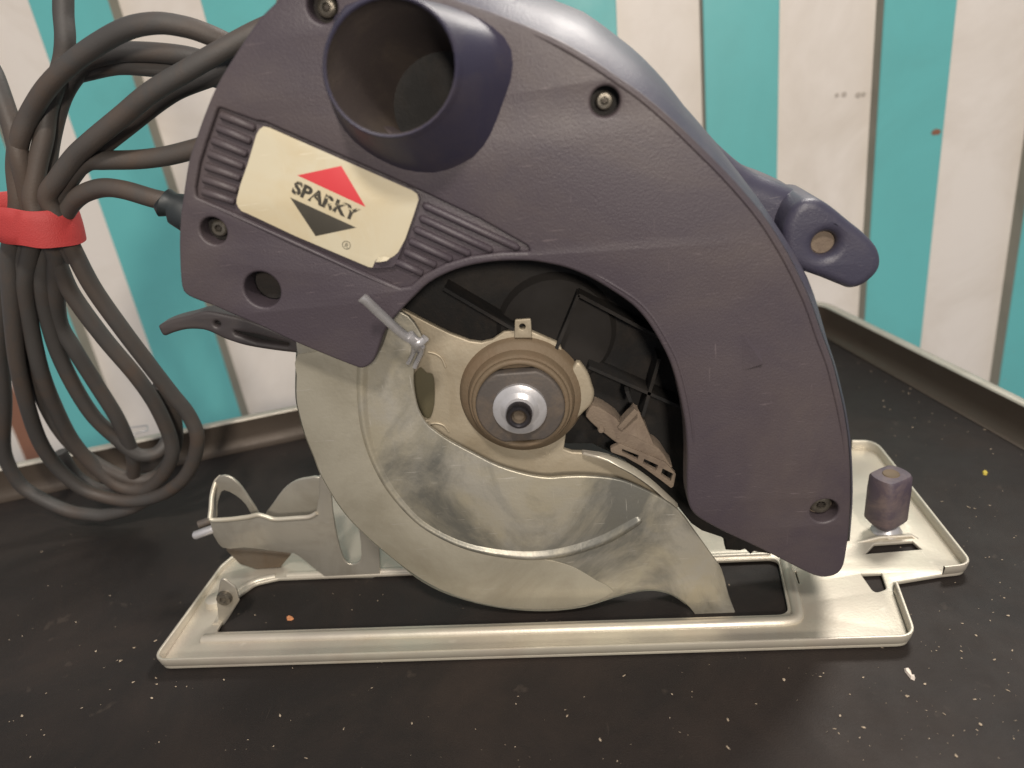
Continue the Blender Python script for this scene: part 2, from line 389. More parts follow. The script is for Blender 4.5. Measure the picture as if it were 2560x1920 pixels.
BANDP = [(545, 268), (640, 303), (660, 305), (1052, 478), (1200, 548), (1318, 615), (1326, 630), (1253, 631), (1176, 641), (1112, 660), (1058, 688), (1026, 716), (1000, 720), (929, 690), (738, 602), (607, 543), (490, 493), (488, 470), (498, 410), (513, 361), (535, 297)]
band = roundpoly(xz(BANDP, YF), 1.2, 3)
mo = [(1150-172+172*math.cos(t), 165-182*math.sin(t)) for t in [k*math.pi/20 for k in range(40)]]
ba_px = catmull([Vector(q) for q in [(1281, 178), (1271, 108), (1215, 56), (1140, 20), (1060, 0), (960, -8), (870, 10), (832, 60), (820, 130), (820, 205), (832, 268), (868, 335), (925, 384), (998, 420), (1070, 432), (1120, 424), (1182, 393), (1212, 360), (1234, 318), (1255, 262)]], True, 8)
cb = Vector((1045, 200))
def by_angle(P, c, ts):
    out = []
    for t in ts:
        best = max(P, key=lambda q: ((q-c).normalized()).dot(Vector((math.cos(t), -math.sin(t)))))
        out.append(best)
    return out
ts = [k*math.pi/20 for k in range(40)]
YM = -8
R3o = [at(a, b, YM) for a, b in mo]
B3 = [at(q.x, q.y, YF-.05) for q in by_angle(ba_px, cb, ts)]
mc = sum(R3o, Vector())/40; bc = sum(B3, Vector())/40
nhole = [Vector((bc.x+(p.x-mc.x)*.86, bc.z+(p.z-mc.z)*.86)) for p in R3o]
cover = plate('blade_cover', face_s, holes+[band, nhole], YF, 9.5, M_cover, saw, bevel=.9, res=3)
plate('grip_recess', roundpoly(xz([(x*1.0, y) for x, y in BANDP], YF), 1.2, 3), [], YF+1.5, 1.0, M_cover, cover, bevel=.1)
# ribs in the recess, left of the sticker and right of it
def rib(a, b):
    A, B = at(*a, YF), at(*b, YF); A.y = B.y = YF+1.0
    V, Fc = tubegeo([A, A.lerp(B, .04), A.lerp(B, .96), B], [.4, 1.25, 1.25, .4], 10)
    mesh('rib', V, Fc, M_cover, cover, ang=70)
for a, b in (((546, 286), (636, 322)), ((536, 318), (626, 355)), ((524, 350), (616, 387)), ((515, 383), (607, 419)), ((508, 415), (600, 447)), ((502, 447), (592, 478)), ((500, 478), (585, 506))): rib(a, b)
for ex, ey, sx in ((1300, 624, 1054), (1232, 629, 1046), (1176, 638, 1032), (1130, 652, 1020), (1090, 666, 1008), (1056, 686, 988)):
    rib((sx, ey-.455*(ex-sx)), (ex, ey))
# low bead that borders the grip recess and the outer edge
def beadline(pts, Y, R, name='bead', m_=M_cover):
    P = catmull([at(a, b, Y) for a, b in pts], False, 4); N_ = len(P)
    V, Fc = tubegeo(P, [R*min(1, .05+i/8, .05+(N_-1-i)/8) for i in range(N_)], 8); mesh(name, V, Fc, m_, cover, ang=70)
beadline([(470, 490), (607, 549), (738, 608), (929, 696), (1000, 728)], YF+.1, .8)
beadline([(1290, 66), (1350, 92), (1404, 118), (1477, 161), (1547, 208), (1601, 247), (1672, 308), (1738, 372), (1803, 437), (1856, 496), (1903, 555), (1949, 628), (1982, 690), (2015, 762), (2043, 843), (2069, 912), (2084, 972), (2098, 1034), (2109, 1110), (2114, 1200)], YF+.25, .75)
beadline([(1734, 1180), (1735, 1130), (1731, 1070), (1722, 1012), (1708, 950), (1690, 894), (1663, 842), (1630, 790), (1592, 750), (1534, 712), (1478, 680), (1420, 658)], YF+.35, .6)
# screws
for a, b, rh, rs in scr:
    c = at(a, b, YF); s = at(a, b, YF+5.5); R = (at(a+rs, b, YF+5.5)-s).length; Rh = (at(a+rh, b, YF)-c).length
    sp = lathe('screw', (c.x, c.z), [(0, YF+4.9), (R*.34, YF+4.9), (R*.46, YF+3.6), (R*.8, YF+3.7), (R*.97, YF+4.1), (R, YF+4.7), (R, YF+6.5)], M_screw, cover, 24)
    lathe('screw_well', (c.x, c.z), [(R*.9, YF+6.3), (Rh*1.02, YF+6.2), (Rh*1.05, YF+7)], M_dark if a != 2061 else M_dustp, cover, 24)
    # cross slot cut shown as a raised star
    st = [Vector((c.x+(R*.42 if k % 2 else R*.2)*math.cos(k*math.pi/6), c.z+(R*.42 if k % 2 else R*.2)*math.sin(k*math.pi/6))) for k in range(12)]
    plate('drive', st, [], YF+3.9, .6, M_drive, sp, bevel=.05)
c = at(655, 725, YF)
lathe('bolt_well', (c.x, c.z), [(0, YF+9.2), (4, YF+9.2), (5.6, YF+9), (5.6, YF+8.5)], M_dark, cover, 24)
# embossed arrow wedge
A, B, Cc = at(1855, 833, YF), at(1908, 910, YF-1.3), at(1858, 926, YF-.1); B2 = at(1902, 914, YF)
mesh('arrow_mark', [A, B, Cc, B2, at(1900, 880, YF)], [(0, 1, 2), (1, 3, 2), (0, 4, 1), (4, 3, 1)], M_cover, cover, smooth=False)

# --- upper shell: flank that flares from the cover's edge back to the motor housing
edge = [p for p in FACE[10:40]]
e3 = resample([at(a, b, YF+1.6) for a, b in catmull(edge, False, 3)], 70)
sil = [(700, -60), (770, -90), (900, -110), (1050, -100), (1180, -70), (1290, -36), (1385, 0), (1460, 30), (1500, 58), (1545, 92), (1590, 128), (1630, 168), (1668, 212), (1700, 255), (1733, 292), (1768, 335), (1812, 392), (1858, 452), (1905, 520), (1952, 592), (1992, 662), (2018, 748), (2040, 835), (2060, 905), (2074, 970), (2084, 1040), (2088, 1120), (2088, 1200), (2078, 1300)]
YB = 46
s3 = resample([at(a, b, YB) for a, b in catmull([Vector(q) for q in sil], False, 3)], 70)
rings = [e3]
for t, bu in ((.12, .32), (.3, .58), (.5, .78), (.75, .94), (1, 1)):
    rings.append([Vector((a.x+(b.x-a.x)*bu, a.y+(b.y-a.y)*t, a.z+(b.z-a.z)*bu)) for a, b in zip(e3, s3)])
rings.append([Vector((p.x-1, 72, p.z-1)) for p in s3])
shell = ribbon('upper_shell', rings, M_shell, saw, ang=70)
# rear wall of the housing (dark, seen through the opening) and the lower fringe
rear = xz([(470, 740), (480, 420), (640, 90), (760, -20), (1180, -20), (1500, 120), (1760, 400), (1960, 700), (2060, 1000), (2080, 1300), (2040, 1400), (1909, 1384), (1885, 1380), (1877, 1387), (1862, 1374), (1851, 1378), (1815, 1376), (1811, 1350), (1803, 1344), (1755, 1328), (1728, 1310), (1690, 1262), (1660, 1250), (1560, 1150), (1480, 1110), (1400, 1110), (1350, 1120), (1130, 1080), (1030, 850), (900, 860), (700, 800)], 40)
inner = plate('inner_housing', rear, [], 40, 5, M_dark, saw, bevel=.8)
# webs on the rear wall
def web(a, b, Y0=30, Y1=40.5, th=1.2, m_=M_dark, par=inner, name='web'):
    A, B = at(*a, Y1), at(*b, Y1); A2, B2 = Vector((A.x, Y0, A.z)), Vector((B.x, Y0, B.z)); n = Vector((-(B-A).z, 0, (B-A).x)).normalized()*th/2
    V = [A-n, B-n, B+n, A+n, A2-n, B2-n, B2+n, A2+n]
    mesh(name, V, [(4, 5, 6, 7), (0, 1, 5, 4), (1, 2, 6, 5), (2, 3, 7, 6), (3, 0, 4, 7)], m_, par, smooth=False)
web((1445, 715), (1390, 850)); web((1120, 700), (1290, 800)); web((1445, 715), (1700, 850)); web((1640, 870), (1600, 1010)); web((1470, 890), (1720, 1000)); web((1560, 940), (1570, 965), 27)
c = at(1390, 830, 38)
lathe('fan_hub', (c.x, c.z), [(0, 36), (14, 36), (20, 37), (22, 40)], mat('brown_black_plastic', (32, 28, 25), .85), inner, 40)
# --- motor housing and handle behind the cover
c = Vector((150, 0, 112))
lathe('motor_housing', (c.x, c.z), [(0, 45.6), (44, 46), (46, 50), (46, 110), (44, 128), (38, 150), (20, 156), (0, 157)], M_shell, saw, 48)
hp = [Vector(v) for v in ((96, 76, 205), (96, 80, 235), (102, 84, 256), (114, 86, 264), (126, 86, 264), (138, 84, 254), (142, 78, 238), (142, 70, 215))]
tube('main_handle', catmull(hp, False, 5), [12]*36, M_shell, saw, 16)
# --- neck and front lug
neck = xz([(1700, 330), (1766, 330), (1802, 364), (1850, 407), (1897, 439), (1941, 456), (1995, 480), (2022, 500), (2030, 560), (2010, 640), (1975, 690), (1900, 700), (1800, 560), (1700, 400)], 44)
plate('front_neck', catmull([Vector(q) for q in neck], True, 3), [], 44, 34, M_shell, saw, bevel=7, res=5, ang=60)
LUG = [(1975, 520), (2000, 500), (2022, 495), (2046, 497), (2078, 517), (2122, 553), (2158, 582), (2187, 614), (2197, 643), (2194, 668), (2178, 690), (2150, 711), (2121, 718), (2096, 710), (2049, 691), (1991, 669), (1960, 640), (1955, 570)]
lug3 = catmull([Vector(q) for q in xz(LUG, 34)], True, 3)
lug = plate('front_lug', lug3, [hole(2065, 612, 31, 31)], 31, 32, M_shell, saw, bevel=3.2, res=5, ang=60)
c = at(2065, 612, 31)
lathe('lug_pin', (c.x, c.z), [(0, 34.6), (3.6, 34.6), (4.3, 35.2), (4.9, 38)], M_dustp, lug, 24)
# --- nozzle: flared oval mouth, leaning up and to the left
rings = [[p+(0, 1.0, 0) if 0 else Vector((bc.x+(p.x-bc.x)*1.02, YF+.6, bc.z+(p.z-bc.z)*1.02)) for p in B3]]
for t in (0, .12, .3, .5, .7, .88, .97):
    s = t**.85
    rings.append([a.lerp(b, s) if t else a for a, b in zip(B3, R3o)])
def sc_(P, k, dy): return [Vector((mc.x+(p.x-mc.x)*k, p.y+dy, mc.z+(p.z-mc.z)*k)) for p in P]
rings += [sc_(R3o, .995, -.5), sc_(R3o, .965, -1.0), sc_(R3o, .935, -.6)]
noz = ribbon('dust_nozzle', rings, M_nozzle, saw, closed=True, ang=60)
inn = [sc_(R3o, .935, -.6), sc_(R3o, .925, .5)]
axis_v = (bc-mc)
for t in (.3, .6, .95, 1.3, 1.7, 2.1, 2.5): inn.append([Vector((mc.x+(p.x-mc.x)*(.93-.08*min(t, 1))+axis_v.x*t, p.y+axis_v.y*t*.72, mc.z+(p.z-mc.z)*(.93-.08*min(t, 1))+axis_v.z*t)) for p in R3o])
ni = ribbon('nozzle_inside', inn, M_nozzle_in, noz, closed=True, ang=60)
lastc = sum(inn[-1], Vector())/40
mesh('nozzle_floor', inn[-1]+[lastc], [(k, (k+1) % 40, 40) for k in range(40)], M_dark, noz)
# --- name sticker with its print
YS = YF-.16
st = [(659, 316), (673, 319), (1030, 476), (1043, 485), (1046, 500), (1034, 538), (1013, 598), (995, 631), (985, 640), (974, 646), (960, 644), (947, 644), (938, 652), (935, 660), (931, 669), (922, 668), (738, 590), (619, 534), (604, 528), (596, 519), (591, 508), (592, 497), (601, 461), (619, 410), (637, 350), (641, 336), (649, 323)]
stk = plate('name_sticker', xz(st, YS), [], YS, .14, M_sticker, saw, bevel=.03)
plate('sticker_backing', roundpoly(xz([(655, 312), (1036, 474), (1052, 495), (1000, 635), (985, 668), (935, 672), (607, 532), (588, 505)], YF), 1.5, 3), [], YF+.02, 1.2, M_cover, cover, bevel=.1)
YT = YS-.04
plate('red_triangle', xz([(853, 414.5), (743, 438.5), (914, 517.5)], YT), [], YT, .05, M_red, stk, bevel=.005)
plate('black_triangle', xz([(725, 493.5), (890.5, 569), (789, 590.5)], YT), [], YT, .05, M_ink, stk, bevel=.005)
# curled corner of the sticker
cu_ = [at(947, 643, YS), at(960, 641, YS-.9), at(976, 644, YS-1.2), at(938, 655, YS-.5), at(950, 655, YS-1.6), at(967, 652, YS-1.4)]
mesh('curled_corner', cu_, [(0, 1, 4, 3), (1, 2, 5, 4)], M_sticker, stk, recalc=False)
def text(name, s, p0, p1, up, m_, parent, Y, off=.0, ysc=1):
    cu = bpy.data.curves.new(name, 'FONT'); cu.body = s; cu.size = 1; cu.offset = off; cu.extrude = 0; cu.resolution_u = 3
    o = bpy.data.objects.new(name, cu); link(o)
    dg = bpy.context.evaluated_depsgraph_get(); me = bpy.data.meshes.new_from_object(o.evaluated_get(dg)); bpy.data.objects.remove(o)
    xs = [v.co.x for v in me.vertices]; ys = [v.co.y for v in me.vertices]
    x0, x1, y0, y1 = min(xs), max(xs), min(ys), max(ys)
    P0, P1, U = at(*p0, Y), at(*p1, Y), at(*up, Y)
    ex = P1-P0; ey = U-P0
    for v in me.vertices:
        u = (v.co.x-x0)/(x1-x0); w_ = (v.co.y-y0)/(y1-y0)
        v.co = (P0+ex*u+ey*w_)*MM
    me.materials.clear(); me.materials.append(m_); me.name = name
    return link(bpy.data.objects.new(name, me), parent)
text('lettering', 'SPARKY', (727, 482), (889, 556), (739, 449), M_inkworn, stk, YS-.05, off=.045)
c = at(866, 613, YS-.05)
def ringmesh(name, c, R, w_, Y, m_, par, n=24):
    V = []
    for k in range(n):
        q = 2*math.pi*k/n; V += [(c[0]+R*math.cos(q), Y, c[1]+R*math.sin(q)), (c[0]+(R-w_)*math.cos(q), Y, c[1]+(R-w_)*math.sin(q))]
    mesh(name, V, [(2*k, 2*k+1, (2*k+3) % (2*n), (2*k+2) % (2*n)) for k in range(n)], m_, par, recalc=False)
ringmesh('trademark_ring', (c.x, c.z), 1.35, .2, YS-.05, M_ink, stk)
text('trademark_letter', 'R', (861, 617), (869, 621), (865, 607), M_ink, stk, YS-.05)
# --- gearbox bearing plate, boss, flange and bolt
YP = 31
bp = xz([(1000, 770), (1072, 808), (1127, 835), (1174, 853), (1203, 857), (1231, 850), (1260, 830), (1309, 820), (1400, 860), (1440, 1000), (1416, 1080), (1409, 1124), (1430, 1131), (1456, 1132), (1516, 1142), (1570, 1165), (1624, 1201), (1671, 1241), (1692, 1262), (1650, 1330), (1500, 1340), (1200, 1260), (1000, 1180), (900, 1000), (900, 850)], YP)
hb = catmull([Vector(q) for q in xz([(1044, 925), (1052, 920), (1062, 930), (1068, 934), (1080, 936), (1085, 960), (1085, 1010), (1076, 1045), (1066, 1052), (1050, 1040), (1030, 1000), (1028, 950)], YP)], True, 2)  # cut-out in the outline of the shadowed patch beside the guard
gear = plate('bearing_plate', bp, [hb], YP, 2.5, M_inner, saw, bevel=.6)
plate('shade_patch', [Vector(q) for q in xz([(1010, 900), (1110, 900), (1110, 1080), (1010, 1080)], YP+4)], [], YP+4, 1, mat('painted_shade', (92, 86, 66), .6, .2), gear, bevel=.1)  # added plate behind the cut-out, its dark colour stands in for the shadow
rv = catmull([at(a, b, YP-2.4) for a, b in ((1456, 1134), (1516, 1143), (1570, 1166), (1624, 1203), (1665, 1240), (1690, 1264))], False, 4)
rings = []
for dy, k in ((3.0, 0), (0, 0), (-4.6, 0), (-5, .5), (-4.6, 1.0), (0, 1.1)):
    rings.append([p+Vector((k*.6, dy*(min(1, .1+i/7, .2+(len(rv)-i)/5) if dy < 0 else 1), k*.8)) for i, p in enumerate(rv)])
ribbon('plate_lip', rings, M_plate, gear, ang=60)
beadline2 = catmull([at(a, b, YP) for a, b in ((1070, 880), (1090, 885), (1105, 897), (1114, 918))], False, 4)
mesh('emboss', *tubegeo(beadline2, .5, 8), M_inner, gear, ang=70)
mesh('emboss', *tubegeo(catmull([at(a, b, YP) for a, b in ((1068, 1062), (1090, 1058), (1110, 1064), (1122, 1080))], False, 4), .5, 8), M_inner, gear, ang=70)
AX = (150.2, 97.6)
px2 = lambda n_, Y: (at(1300+n_, 1020, Y)-at(1300, 1020, Y)).length
boss = lathe('bearing_boss', AX, [(px2(150, 31)+1.2, 32), (px2(152, 30), 29.4), (px2(148, 29), 28.4), (px2(134, 27), 27.4), (px2(131, 26), 25.2), (px2(128, 25), 24.4), (px2(121, 24), 24.2), (px2(118, 24), 25.2), (0, 25.4)], M_boss, saw, 56)
th0 = [Vector((AX[0]+px2(113, 20)*math.cos(t), AX[1]+px2(101, 20)*max(-.96, min(.96, math.sin(t)*1.08)))) for t in [k*math.pi/28 for k in range(56)]]
plate('clamp_flange', th0, [], 20.5, 5, M_disc, saw, bevel=.9)
plate('flange_ring', circle(AX, px2(124, 22), 56), [circle(AX, px2(108, 22), 48)], 22.4, 3, M_boss, saw, bevel=1.0)
wm = lathe('arbor_washer', AX, [(0, 18.4), (px2(64, 18.6), 18.4), (px2(68, 19), 18.8), (px2(68, 19), 21)], M_steel, saw, 40)
M_sock = mat('dark_bolt_steel', (84, 80, 82), .3, .85)
lathe('arbor_bolt', AX, [(0, 15.2), (1.9, 15.0), (2.4, 13.2), (3.2, 12.3), (3.9, 12.3), (4.5, 13.2), (4.6, 16.4), (5.2, 17.6), (6.8, 18.3), (7.2, 18.6)], [M_sock, M_foot, M_steel], saw, 32, midx=[1, 1, 0, 0, 0, 0, 2, 2, 2])
plate('spring_tab', roundpoly(xz([(1286, 845), (1287, 800), (1327, 797), (1330, 845)], 29), [0, .6, .6, 0], 3), [hole(1306, 817, 8, 29, 12)], 29, 1.4, M_inner, saw, bevel=.3)
nose = catmull([Vector(q) for q in xz([(1440, 905), (1468, 930), (1480, 962), (1486, 986), (1478, 1012), (1460, 1030), (1430, 1050), (1410, 980)], 29)], True, 3)
plate('boss_ear', nose, [], 28.5, 3.5, M_inner, saw, bevel=1.2)
# --- sliding lower guard
G = [(743, 840), (742, 886), (740, 940), (740, 998), (747, 1034), (762, 1088), (783, 1139), (801, 1186), (842, 1256), (876, 1300), (915, 1339), (950, 1370), (987, 1400), (1041, 1444), (1100, 1477), (1172, 1502), (1245, 1518), (1317, 1526), (1389, 1526), (1462, 1516), (1534, 1494), (1588, 1480), (1635, 1476), (1679, 1487), (1715, 1511), (1740, 1541), (1752, 1572), (1853, 1572), (1841, 1539), (1823, 1491), (1805, 1426), (1780, 1389), (1744, 1339), (1697, 1277), (1642, 1240), (1588, 1214), (1552, 1201), (1510, 1194), (1462, 1191), (1415, 1192), (1371, 1195), (1317, 1187), (1245, 1165), (1183, 1134), (1123, 1102), (1088, 1078), (1065, 1058), (1046, 1024), (1036, 980), (1034, 940), (1040, 905), (1058, 868), (1056, 845), (1020, 790), (960, 770), (880, 775), (800, 800)]
YG = 20
gs = catmull([Vector(q) for q in xz(G, YG)], True, 3)
guard = plate('lower_guard', gs, [], YG, 1.6, M_guard, saw, bevel=.5)
# outer rim of the guard curling back round the missing blade
ro = [at(a, b, YG+.9) for a, b in G[1:25]]; ro = catmull(ro, False, 3); cc = Vector((150.2, 0, 97.6))
rings = []
for k, dy in ((1.0, -.2), (1.0, .6), (1.012, 2.0), (1.014, 5), (1.014, 15), (.995, 15.4), (.99, 4)):
    rings.append([Vector((cc.x+(p.x-cc.x)*k, p.y+dy, cc.z+(p.z-cc.z)*k)) for p in ro])
ribbon('guard_rim', rings, M_band, guard, ang=50)
# yellowed outer band, a sheet laid on the face left of the embossed step
bo = G[1:20]; bi = [(1535, 1478), (1490, 1450), (1440, 1420), (1385, 1402), (1330, 1394), (1250, 1387), (1172, 1371), (1100, 1341), (1040, 1301), (978, 1230), (936, 1156), (912, 1085), (902, 1020), (900, 960), (902, 880)]
plate('outer_band', catmull([Vector(q) for q in xz([(x+3*(1265-x)/600, y-(5 if y > 1400 else 1)) for x, y in bo]+bi, YG)], True, 2), [], YG-.3, .35, M_band, guard, bevel=.1)
# embossed step that runs down the left and ends in a finger-like ridge
rp = [(906, 905), (904, 960), (906, 1020), (915, 1085), (938, 1155), (978, 1228), (1040, 1298), (1100, 1338), (1172, 1368), (1250, 1384), (1330, 1390), (1400, 1383), (1462, 1367), (1520, 1345), (1560, 1323), (1596, 1301)]
rw = [17, 17, 16, 15, 14, 13, 12, 12, 13, 15, 17, 18, 18, 18, 17, 14]
P = catmull([at(a, b, YG) for a, b in rp], False, 4); W = [w_*.15 for w_ in rw]
W2 = []
for i in range(len(W)-1):
    for k in range(4): W2.append(W[i]+(W[i+1]-W[i])*k/4)
W2.append(W[-1]); V = []; Fc = []; n = 12; yv = Vector((0, 1, 0))
P = [P[0]-(P[1]-P[0])*.5]+P+[P[-1]+(P[-1]-P[-2]).normalized()*1.0, P[-1]+(P[-1]-P[-2]).normalized()*1.5]
W2 = [W2[0]*.3]+W2+[W2[-1]*.75, W2[-1]*.15]
for i, p in enumerate(P):
    a = P[max(i-1, 0)]; b = P[min(i+1, len(P)-1)]; t = (b-a).normalized(); s = t.cross(yv)
    for k in range(n+1):
        u = -1+2*k/n; V.append(p+s*u*W2[i]+yv*(.12-1.3*(W2[i]/2.1)**.7*math.cos(u*math.pi/2)**1.6))
for i in range(len(P)-1):
    for k in range(n): Fc.append((i*(n+1)+k, i*(n+1)+k+1, (i+1)*(n+1)+k+1, (i+1)*(n+1)+k))
mesh('guard_ridge', V, Fc, M_guard, guard, ang=80)
# --- guard lever: sheet tab standing towards the viewer
lv = catmull([at(903, 745, -4), at(914, 752, -3), at(955, 791, 2), at(1000, 832, 8), at(1024, 848, 11), at(1050, 856, 12), at(1063, 846, 12)], False, 4)
rings = []
for dy, off in ((-1.0, -1.0), (-1.5, 0), (-1.0, 1.0), (0, 1.3), (1.6, 1.2), (2.0, 0), (1.6, -1.2), (0, -1.3), (-1.0, -1.0)):
    rg = []
    for i, p in enumerate(lv):
        a = lv[max(i-1, 0)]; b = lv[min(i+1, len(lv)-1)]; t = (b-a).normalized(); nrm = Vector((-t.z, 0, t.x)).normalized()
        rg.append(p+nrm*off+Vector((0, dy, 0)))
    rings.append(rg)
lever = ribbon('guard_lever', rings, M_steel, saw, ang=60)
tube('lever_pin', [at(1022, 838, 11), at(1036, 852, 12), at(1044, 862, 14), at(1046, 870, 19.5)], 1.9, M_steel, lever, 12)
tube('lever_spring', [at(1034, 865, 14), at(1034, 880, 17), at(1024, 902, 19), at(1020, 908, 19.6)], .8, M_steel, lever, 8)
tube('lever_spring', [at(1056, 866, 14), at(1054, 880, 17), at(1042, 905, 19), at(1037, 918, 19.6)], .9, M_steel, lever, 8)
# --- dust caked chip deflector, right of the arbor
YD = 27
df = xz([(1470, 1030), (1481, 1015), (1508, 1025), (1541, 1048), (1560, 1072), (1590, 1092), (1617, 1107), (1639, 1116), (1656, 1132), (1674, 1161), (1681, 1168), (1672, 1174), (1651, 1154), (1625, 1142), (1584, 1126), (1543, 1109), (1518, 1090), (1492, 1070), (1465, 1043)], YD)
defl = plate('chip_deflector', catmull([Vector(q) for q in df], True, 2), [], YD, 9, M_dustp, saw, bevel=.6)
web((1588, 1011), (1547, 1056), 26, 31, 2.0, M_dustp, defl, 'fin')
A = at(1590, 1012, 31); B = at(1553, 1075, 27.4); C_ = at(1637, 1117, 27.4); Dd = at(1612, 1052, 33); Ee = at(1588, 1092, 26.8)
mesh('gusset', [A, B, C_, Dd, Ee], [(0, 1, 4), (0, 4, 2), (0, 2, 3)], M_dustp, defl, smooth=False)
ld = roundpoly(xz([(1526, 1122), (1550, 1110), (1584, 1124), (1625, 1140), (1664, 1157), (1690, 1186), (1684, 1216), (1678, 1221), (1651, 1200), (1604, 1166), (1563, 1143), (1528, 1131)], YD-1), .5, 3)
lh = [xz(q, YD-1) for q in ([(1556, 1123), (1597, 1139), (1594, 1150), (1586, 1147), (1554, 1131)], [(1611, 1148), (1646, 1164), (1640, 1177), (1607, 1159)], [(1657, 1172), (1683, 1185), (1677, 1204), (1652, 1187)])]
plate('comb', ld, lh, YD-1, 2.4, M_dustp, defl, bevel=.2)
lathe('boss', (at(1503, 1076, 26).x, at(1503, 1076, 26).z), [(0, 25.6), (1.0, 25.8), (1.3, 26.5), (1.3, 29)], M_dustp, defl, 12)
# --- black depth lever behind the left end of the cover
dlv = catmull([Vector(q) for q in xz([(394, 818), (400, 812), (430, 800), (470, 790), (513, 779), (560, 786), (620, 800), (700, 830), (760, 850), (760, 886), (740, 884), (687, 878), (615, 866), (564, 850), (530, 834), (506, 826), (466, 825), (430, 834), (412, 841), (404, 838)], 46)], True, 3)
groove = roundpoly(xz([(583, 828), (640, 838), (722, 860), (720, 866), (640, 855), (590, 838)], 46), .8, 3)
dep = plate('depth_lever', dlv, [hole(542, 811, 7, 46, 16), groove], 46, 9, mat('grey_black_plastic', (62, 57, 58), .5, 0, (90, 80, 72), .4, 40), saw, bevel=1.4, res=3)
plate('groove_floor', groove, [], 49, 2, M_dark, dep, bevel=.1)
# --- rip fence bracket on the left arm
YK = 51
bk = [(524, 1304), (540, 1303), (574, 1301), (621, 1295), (645, 1290), (663, 1293), (687, 1299), (739, 1297), (774, 1293), (790, 1280), (797, 1240), (797, 1188), (812, 1190), (860, 1210), (915, 1270), (945, 1340), (949, 1397), (950, 1440), (931, 1446), (856, 1447), (814, 1444), (774, 1413), (748, 1392), (734, 1384), (692, 1380), (656, 1374), (609, 1370), (574, 1373), (555, 1370), (545, 1360), (532, 1338)]
hk = catmull([Vector(q) for q in xz([(828, 1238), (850, 1240), (880, 1290), (898, 1330), (903, 1390), (896, 1406), (878, 1411), (862, 1402), (850, 1373), (838, 1320)], YK)], True, 2)
brk = plate('fence_bracket', roundpoly(xz(bk, YK), .9, 3), [hk], YK, 1.6, M_bracket, saw, bevel=.5)
tp = catmull([at(a, b, YK-.2) for a, b in ((524, 1296), (532, 1300), (574, 1298), (621, 1292), (645, 1287), (663, 1291), (687, 1298), (739, 1295), (774, 1292), (792, 1282))], False, 4)
mesh('rolled_edge', *tubegeo(tp, 1.0, 10), M_plate, brk, ang=70)
fa = xz([(524, 1292), (527, 1240), (533, 1212), (545, 1194), (560, 1189), (580, 1196), (602, 1216), (625, 1250), (648, 1288), (632, 1292), (614, 1262), (590, 1240), (560, 1226), (548, 1240), (541, 1270), (541, 1294)], 60)
plate('fin', catmull([Vector(q) for q in fa], True, 2), [], 60, 1.4, M_bracket, brk, bevel=.4)
mesh('rolled_edge', *tubegeo(catmull([at(a, b, y) for a, b, y in ((525, 1296, 51), (528, 1270, 54), (531, 1235, 58), (540, 1205, 61), (552, 1192, 64))], False, 4), 1.15, 10), M_plate, brk, ang=70)
fb = xz([(660, 1296), (680, 1262), (706, 1226), (728, 1208), (748, 1199), (770, 1195), (800, 1194), (806, 1230), (806, 1300), (700, 1310)], 62)
plate('fin', catmull([Vector(q) for q in fb], True, 2), [], 62, 1.6, M_bracket, brk, bevel=.5)
tube('fence_pin', [at(486, 1339, 50), at(488, 1338.5, 50), at(536, 1321, 53)], [1.6, 2.0, 2.0], M_steel, brk, 16)
tube('fence_pin', [at(497, 1312, 60), at(530, 1300, 62)], 1.9, M_disc, brk, 12)
# short upright below the bracket, joining it to the plate's arm
up = xz([(560, 1372), (730, 1384), (700, 1420), (640, 1424), (600, 1412)], 58)
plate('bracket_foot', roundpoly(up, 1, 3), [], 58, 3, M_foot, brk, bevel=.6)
# --- depth adjusting knob on the plate
kb = gnd(2216, 1326, 2.4)
lathe('knob_collar', (kb.x, kb.y), [(0, 5.4), (4.2, 5.4), (5.0, 4.8), (5.8, 3.4), (6.4, 2.5)], M_steel, saw, 28, axis='Z')
V = []; n = 24
for z, s, pinch in ((5.2, .55, 1), (7.5, .8, 1), (9.5, 1.0, .95), (25, 1.0, .94), (30.6, .98, .92), (31.6, .93, .86), (31.9, .8, .74)):
    for k in range(n):
        q = 2*math.pi*k/n; cx_, sy_ = math.cos(q), math.sin(q)
        ex_ = math.copysign(abs(cx_)**.35, cx_)*7.9*s; ey_ = math.copysign(abs(sy_)**.9, sy_)*7.2*s*pinch
        aa = .5; V.append((kb.x-1.0+ex_*math.cos(aa)-ey_*math.sin(aa), kb.y+ex_*math.sin(aa)+ey_*math.cos(aa), z))
Fc = [(i*n+k, i*n+(k+1) % n, (i+1)*n+(k+1) % n, (i+1)*n+k) for i in range(6) for k in range(n)]+[tuple(6*n+k for k in range(n))]
knob = mesh('adjusting_knob', V, Fc, M_adj, saw, ang=40)
lathe('knob_dimple', (kb.x-1, kb.y), [(0, 31.95), (2.6, 32.0), (3.2, 32.25), (3.6, 31.7)], M_boss, knob, 20, axis='Z')
